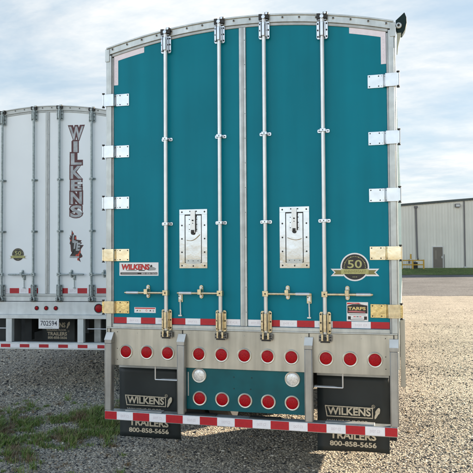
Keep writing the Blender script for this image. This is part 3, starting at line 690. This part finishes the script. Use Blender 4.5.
def lower_white(root, T, Za, zb):
    MB().box(-HW+.02, HW-.02, -.012, .05, 1.306, zb-.020, WHITEM).box(-HW+.01, HW-.01, -.03, .05, 1.108, 1.298, WHITEM).box(-HW+.02, HW-.02, -.008, .05, 1.2985, 1.3055, DARK).build('light_panel', root, bevel=.003)
    MB().box(-HW, HW, -.09, .05, 1.052, 1.107, WHITEM).build('bumper_shelf', root, bevel=.004)
    for x in (-.15, 0, .15): tail_light(root, x, 1.203, -.030, .025, .033, LENS, RIMD)
    for x in (-.815, .815): tail_light(root, x, 1.203, -.030, .056, .070, LENS, RIMD)
    for x in (-1.24, -.565, .552, 1.24): MB().box(x-.046, x+.046, -.08, .0, .703, 1.051, WHITEM).build('bumper_post', root, bevel=.004)
    bp = MB().box(-HW, HW, -.10, .02, .602, .701, WHITEM).build('bumper', root, bevel=.005)
    t = MB()
    for k in range(-4, 5):
        c = -.005+k*.30; t.box(c-.075, c+.075, -.1022, -.1004, .628, .676, RED)
        t.box(c+.0755, min(c+.2245, HW-.005), -.1022, -.1004, .628, .676, WTAPE)
    t.build('reflective_tape', bp, smooth=False)
    p = MB().box(-.118, .198, -.088, -.084, .905, 1.070, STW); p.text('702594', -.088, .170, .948, 1.022, -.0882, mat('plate_ink', (.03, .035, .06), .4), bold=.01, depth=.001)
    p.box(-.075, .155, -.0892, -.0882, 1.040, 1.050, STGR).box(-.02, .10, -.0892, -.0882, .922, .927, STGR)
    for x in (-.09, .17): p.bolt(x, -.088, 1.045, .007, ALUD)
    p.v = [(x+.025, y, z) for x, y, z in p.v]
    p.build('licence_plate', root, bevel=.001)
    for (xl, xr) in ((-.27, .26),):
        fo = MB().box(xl, xr, .42, .43, .64, 1.05, RUBBER).build('mud_flap', root); l = MB(); yy = .419
        l.text('WILKENS', -.24, .11, .868, .945, yy, FLAPINK, bold=.03, depth=.002); l.text('WALKING FLOOR', -.20, .12, .814, .842, yy, FLAPINK, depth=.002, bold=.01)
        l.text('TRAILERS', -.184, .136, .742, .797, yy, FLAPINK, bold=.025, depth=.002); l.text('800-858-5656', -.176, .136, .690, .730, yy, FLAPINK, bold=.02, depth=.002)
        pl = []
        for i in range(18):
            a = 2*math.pi*i/18; u, w2 = .058*math.cos(a), (.021 if math.cos(a) > 0 else .013)*math.sin(a); ang = R(68)
            pl.append((.155+u*math.cos(ang)-w2*math.sin(ang), .905+u*math.sin(ang)+w2*math.cos(ang)))
        l.prism(pl, yy-.002, yy, FLAPINK); l.ring((.16, 0, .81), .008, .012, yy-.002, yy, FLAPINK, 12)
        l.build('lettering', fo, smooth=False)
    for (xl, xr) in ((-1.22, -.64), (.64, 1.22)):
        MB().box(xl, xr, .45, .46, .64, 1.05, RUBBER).build('mud_flap', root)
        s = 1 if xl > 0 else -1
        MB().tube([(s*.64, -.02, .90), (s*.98, -.02, .90), (s*.98, -.02, 1.05)], .008, GALV, 8).tube([(s*.64, .0, .895), (s*.9, .0, .893)], .006, ALUD, 6).build('step_rod', root)
        MB().box(*sorted((s*.66, s*.76)), .2, .26, .62, 1.05, ALUD).build('frame_bracket', root)
    MB().box(-.45, -.34, .2, .3, .70, 1.05, UNDER).build('frame_bracket', root)

# decals -------------------------------------------------------------
def round_badge(cx_, cz_, r, wing):
    def fn(d):
        b = MB(); y = -.0006; zr = cz_-r*.34; hh = r*.19
        b.disc(cx_, cz_, r, y-.001, y, STW).disc(cx_, cz_, r*.90, y-.0016, y-.0011, STK, 40)
        for s in (-1, 1):
            pl = [(cx_+s*r*.8, zr-hh*1.6), (cx_+s*wing, zr-hh*1.6), (cx_+s*(wing-.03), zr-hh*.2), (cx_+s*wing, zr+hh*1.15), (cx_+s*r*.8, zr+hh*1.15)]
            pl2 = [(cx_+s*r*.8, zr-hh*1.0), (cx_+s*(wing-.022), zr-hh*1.0), (cx_+s*(wing-.042), zr-hh*.2), (cx_+s*(wing-.022), zr+hh*.65), (cx_+s*r*.8, zr+hh*.65)]
            if s < 0: pl, pl2 = pl[::-1], pl2[::-1]
            b.prism(pl, y-.0019, y-.0001, STW).prism(pl2, y-.0024, y-.0020, STGD)
        b.box(cx_-r*.96, cx_+r*.96, y-.0030, y-.0025, zr-hh*.8, zr+hh*1.0, STG)
        b.text('ANNIVERSARY', cx_-r*.78, cx_+r*.78, zr-hh*.4, zr+hh*.6, y-.0031, STGD, bold=.01, depth=.0003)
        b.text('50', cx_-r*.50, cx_+r*.50, cz_-r*.08, cz_+r*.50, y-.0017, STG, bold=.012, depth=.0004)
        for i in range(26):
            a = R(lerp(200, -20, i/25)); q = r*.74; b.disc(cx_+q*math.cos(a), cz_+q*math.sin(a), r*.032 if i % 5 else r*.045, y-.0021, y-.0017, STG, 6)
        for i in range(-1, 2): b.disc(cx_+i*r*.12, cz_-r*.70, r*.035, y-.0021, y-.0017, STG, 6)
        b.build('round_badge', d, smooth=False)
    return fn
def maker_sticker(d):
    x0, x1, z0, z1 = -1.177, -.795, 1.783, 1.903; b = MB(); y = -.0006
    b.box(x0, x1, y-.001, y, z0, z1, STW)
    b.text('WILKENS', x0+.020, x1-.085, z0+.052, z1-.014, y-.0012, STK, bold=.06, depth=.0004, shear=.1)
    b.text('WILKENS', x0+.024, x1-.088, z0+.056, z1-.018, y-.0018, STR, bold=.035, depth=.0004, shear=.1)
    b.prism([(x1-.10, z0+.045), (x1-.03, z0+.05), (x1-.022, z0+.066), (x1-.045, z0+.078), (x1-.085, z0+.078), (x1-.105, z0+.062)], y-.0016, y-.0011, STGR)
    b.prism([(x1-.082, z0+.078), (x1-.058, z0+.078), (x1-.062, z0+.098), (x1-.076, z0+.098)], y-.0016, y-.0011, STK)
    b.box(x0+.07, x0+.17, y-.0014, y-.0011, z0+.043, z0+.051, STGR).box(x0+.19, x0+.25, y-.0014, y-.0011, z0+.043, z0+.051, STK)
    b.box(x0+.010, x1-.010, y-.0014, y-.0011, z0+.010, z0+.030, STK)
    b.text('800-858-5656', x1-.165, x1-.015, z0+.014, z0+.026, y-.0015, STW, depth=.0003); b.box(x0+.02, x0+.18, y-.0018, y-.0015, z0+.017, z0+.023, STGR)
    b.build('white_sticker', d, smooth=False)
def warning_sticker(d):
    x0, x1, z0, z1 = -1.030, -.822, 1.447, 1.497; b = MB(); y = -.0006
    b.box(x0, x1, y-.001, y, z0, z1, STW).box(x0+.006, x1-.006, y-.0014, y-.0011, z1-.014, z1-.004, STR)
    b.prism([(x0+.015, z0+.014), (x0+.035, z0+.014), (x0+.035, z0+.028)], y-.0014, y-.0011, STK).prism([(x0+.046, z0+.013), (x0+.066, z0+.013), (x0+.056, z0+.029)], y-.0014, y-.0011, STG)
    b.disc(x0+.118, z0+.021, .009, y-.0014, y-.0011, STR, 14).disc(x0+.118, z0+.021, .006, y-.0018, y-.0015, STW, 14)
    b.prism([(x0+.145, z0+.015), (x0+.166, z0+.015), (x0+.156, z0+.028)], y-.0014, y-.0011, STK).box(x0+.180, x0+.190, y-.0014, y-.0011, z0+.010, z0+.028, STGR)
    b.build('warning_sticker', d, smooth=False)
def tarps_sticker(d):
    x0, x1, z0, z1 = .882, 1.058, 1.408, 1.566; b = MB(); y = -.0006
    b.box(x0, x1, y-.001, y, z0, z1, STW).prism([(x0+.004, z1-.020), (x0+.06, z1-.012), (x0+.12, z1-.016), (x0+.10, z1-.006), (x0+.004, z1-.006)], y-.0014, y-.0011, STR)
    b.prism([(x0+.006, z0+.065), (x1-.006, z0+.065), (x1-.006, z1-.028), (x0+.10, z1-.016), (x0+.05, z1-.017), (x0+.006, z1-.030)], y-.0019, y-.0015, STK)
    b.text('TARPS', x0+.013, x1-.020, z0+.092, z1-.040, y-.0020, GOLDT, bold=.03, depth=.0004)
    b.prism([(x0+.015, z0+.073), (x1-.025, z0+.071), (x1-.022, z0+.079), (x0+.07, z0+.087), (x0+.012, z0+.085)], y-.0023, y-.0020, mat('pink_script', (.5, .14, .15), .5))
    b.box(x0+.010, x0+.034, y-.0014, y-.0011, z0+.012, z0+.040, STK).box(x1-.034, x1-.010, y-.0014, y-.0011, z0+.012, z0+.040, STK)
    b.box(x0+.055, x0+.075, y-.0014, y-.0011, z0+.034, z0+.040, STR).box(x0+.08, x0+.098, y-.0014, y-.0011, z0+.034, z0+.040, STK).box(x0+.103, x0+.12, y-.0014, y-.0011, z0+.034, z0+.040, STR)
    b.box(x0+.02, x1-.02, y-.0014, y-.0011, z0+.050, z0+.056, STGR).box(x0+.045, x1-.045, y-.0014, y-.0011, z0+.022, z0+.026, STGR).box(x0+.03, x1-.03, y-.0014, y-.0011, z0+.008, z0+.012, STK)
    b.build('supplier_sticker', d, smooth=False)
def vertical_word(d):
    b = MB(); y = -.0006; z = 3.925; c = .452
    for k, (ch, h, hw) in enumerate((('W', .225, .122), ('I', .18, .040), ('L', .19, .092), ('K', .21, .096), ('E', .18, .090), ('N', .20, .096), ('S', .20, .100))):
        cc_ = c-.012 if ch == 'I' else c; tp_ = .25 if ch == 'W' else 0; e = .024
        b.text(ch, cc_-hw-e*.5, cc_+hw+e*.5, z-h-.001, z+e*.7, y-k*.00004, MAROON, bold=.17, depth=.0004, taper=tp_)
        if ch in 'IL': b.box(cc_-hw*(1 if ch == 'L' else 1.35)-e*.4, cc_-hw*(1 if ch == 'L' else 1.35)+(.075 if ch == 'L' else .10), y-.00085, y-.0005, z-h, z+.003, MAROON)
        g = .007
        b.text(ch, cc_-hw+g, cc_+hw-g, z-h+g+.006, z-g+.002, y-.0014-k*.00004, SILVER, bold=.03, depth=.0004, taper=tp_)
        z -= h
    b.build('vertical_lettering', d, smooth=False)
def flame_logo(d):
    b = MB(); y = -.0006; x0, z0 = .345, 1.885; W_, H_ = .225, .48
    P = lambda L_: [(x0+u*W_, z0+(1-v)*H_) for u, v in L_]
    outline = [(.10,.80),(.02,.86),(.05,.80),(.25,.74),(.12,.66),(.08,.46),(.02,.42),(.06,.34),(.0,.22),(.07,.24),(.05,.14),(.14,.20),(.17,.0),(.30,.10),(.34,.16),(.48,.17),(.50,.30),(.86,.32),(.78,.38),(.90,.40),(.72,.46),(1.0,.47),(.80,.60),(.78,.70),(.92,.80),(.90,.84),(.72,.88),(.80,1.0),(.62,.93),(.55,.86),(.30,.87)]
    # flames and dark edge as fans around the middle (outline is star-shaped)
    def fan(pts, c, yy, m):
        n = len(pts); v = [(c[0], yy, c[1])]+[(x, yy, z) for x, z in pts]; b.add(v, [(0, 1+(i+1) % n, 1+i) for i in range(n)], m)
    c = (x0+.45*W_, z0+.47*H_); o_ = P(outline)
    fan(o_, c, y-.0008, MAROON)
    rim_ = [(c[0]+(x-c[0])*.84, c[1]+(z-c[1])*.90) for x, z in o_]; fan(rim_, c, y-.0012, STK)
    for u, v, s in ((.62, .78, 1), (.72, .70, .8), (.60, .92, .8), (.42, .26, .8), (.48, .80, .7), (.10, .33, .5), (.22, .1, .5)):
        pl = P([(u-.07*s, v), (u+.03*s, v+.05*s), (u+.10*s, v-.04*s), (u+.02*s, v-.08*s)]); b.prism(pl[::1], y-.0016, y-.0013, FLAME)
    b.text('L', x0+.045, x0+.10, z0+.30, z0+.41, y-.0018, SILVER, bold=.05, depth=.0004, shear=.15)
    b.text('T', x0+.05, x0+.135, z0+.20, z0+.315, y-.0024, SILVER, bold=.05, depth=.0004, shear=.15)
    b.text('E', x0+.105, x0+.175, z0+.17, z0+.29, y-.0029, SILVER, bold=.05, depth=.0004, shear=.15)
    b.prism(P([(.06, .80), (.70, .82), (.66, .87), (.02, .86)]), y-.0022, y-.0017, SILVER)
    b.build('flame_logo', d, smooth=False)

def segs(x0, seq, cuts=None):
    out_, x = [], x0
    for m, e in seq: out_.append((x, e, m)); x = e
    return out_
teal = dict(loc=(0, 0, 0), rz=0, label='teal trailer with silver lock rods and a panel of round red lights', paint=TEAL, zc=4.053, rise=.168, zs=1.349,
    frame=ALU, frame2=ALUD, strip_h=.055, hatch=True, corner_tape=True, hinge=True, rod=GALV, keeper=POL, keeper_low=ZINC, cam=CAMM, axles=(2.14, 4.15), zg=(3.011, 2.248), zh=1.632,
    hdir=(-1, -1, 1, 1), hooks=(-.581, .570), lower=lower_teal,
    strip={-1: segs(-1.230, [(1, -1.105), (0, -.965), (1, -.825), (0, -.680), (1, -.540), (0, -.400), (1, -.215), (0, -.034)]),
           1: segs(.034, [(0, .165), (1, .315), (0, .463), (1, .612), (0, .765), (1, .920), (0, 1.078), (1, 1.230)])},
    decals={-1: [maker_sticker, warning_sticker], 1: [round_badge(.953, 1.858, .118, .200), tarps_sticker]})
trailer(teal)
wt = dict(teal); wt.update(loc=(-3.819, 3.154, 0), rz=.115, label='white trailer with a vertical outlined word and a licence plate, left of the teal one', paint=WHITE,
    zc=4.235, rise=.19, zs=1.422, frame=mat('painted_frame', (.50, .52, .51), .45, .2, noise=(12, .08, 6)), frame2=ALUD, strip_h=.078, hatch=False, corner_tape=False, hinge=False,
    rod=GALVD, keeper=GALVD, keeper_low=GALVD, cam=GALVD, axles=(5.4, 6.7), zg=(3.123, 2.349), zh=1.705, hdir=(1, 1, 1, 1), hooks=(-.36, .43), lower=lower_white, dark=True,
    strip={s: [(c-.075, c+.075, 1) for c in cs] + [(c+.0755, c+.2245, 0) for c in cs[:-1]] for s, cs in ((-1, (-1.12, -.82, -.52, -.22)), (1, (.25, .55, .85, 1.15)))},
    decals={-1: [round_badge(-.466, 2.005, .105, .150)], 1: [vertical_word, flame_logo]})
wt['hdir'] = (1, -1, 1, 1)
wt['hdir'] = (-1, -1, 1, 1)
trailer(wt)
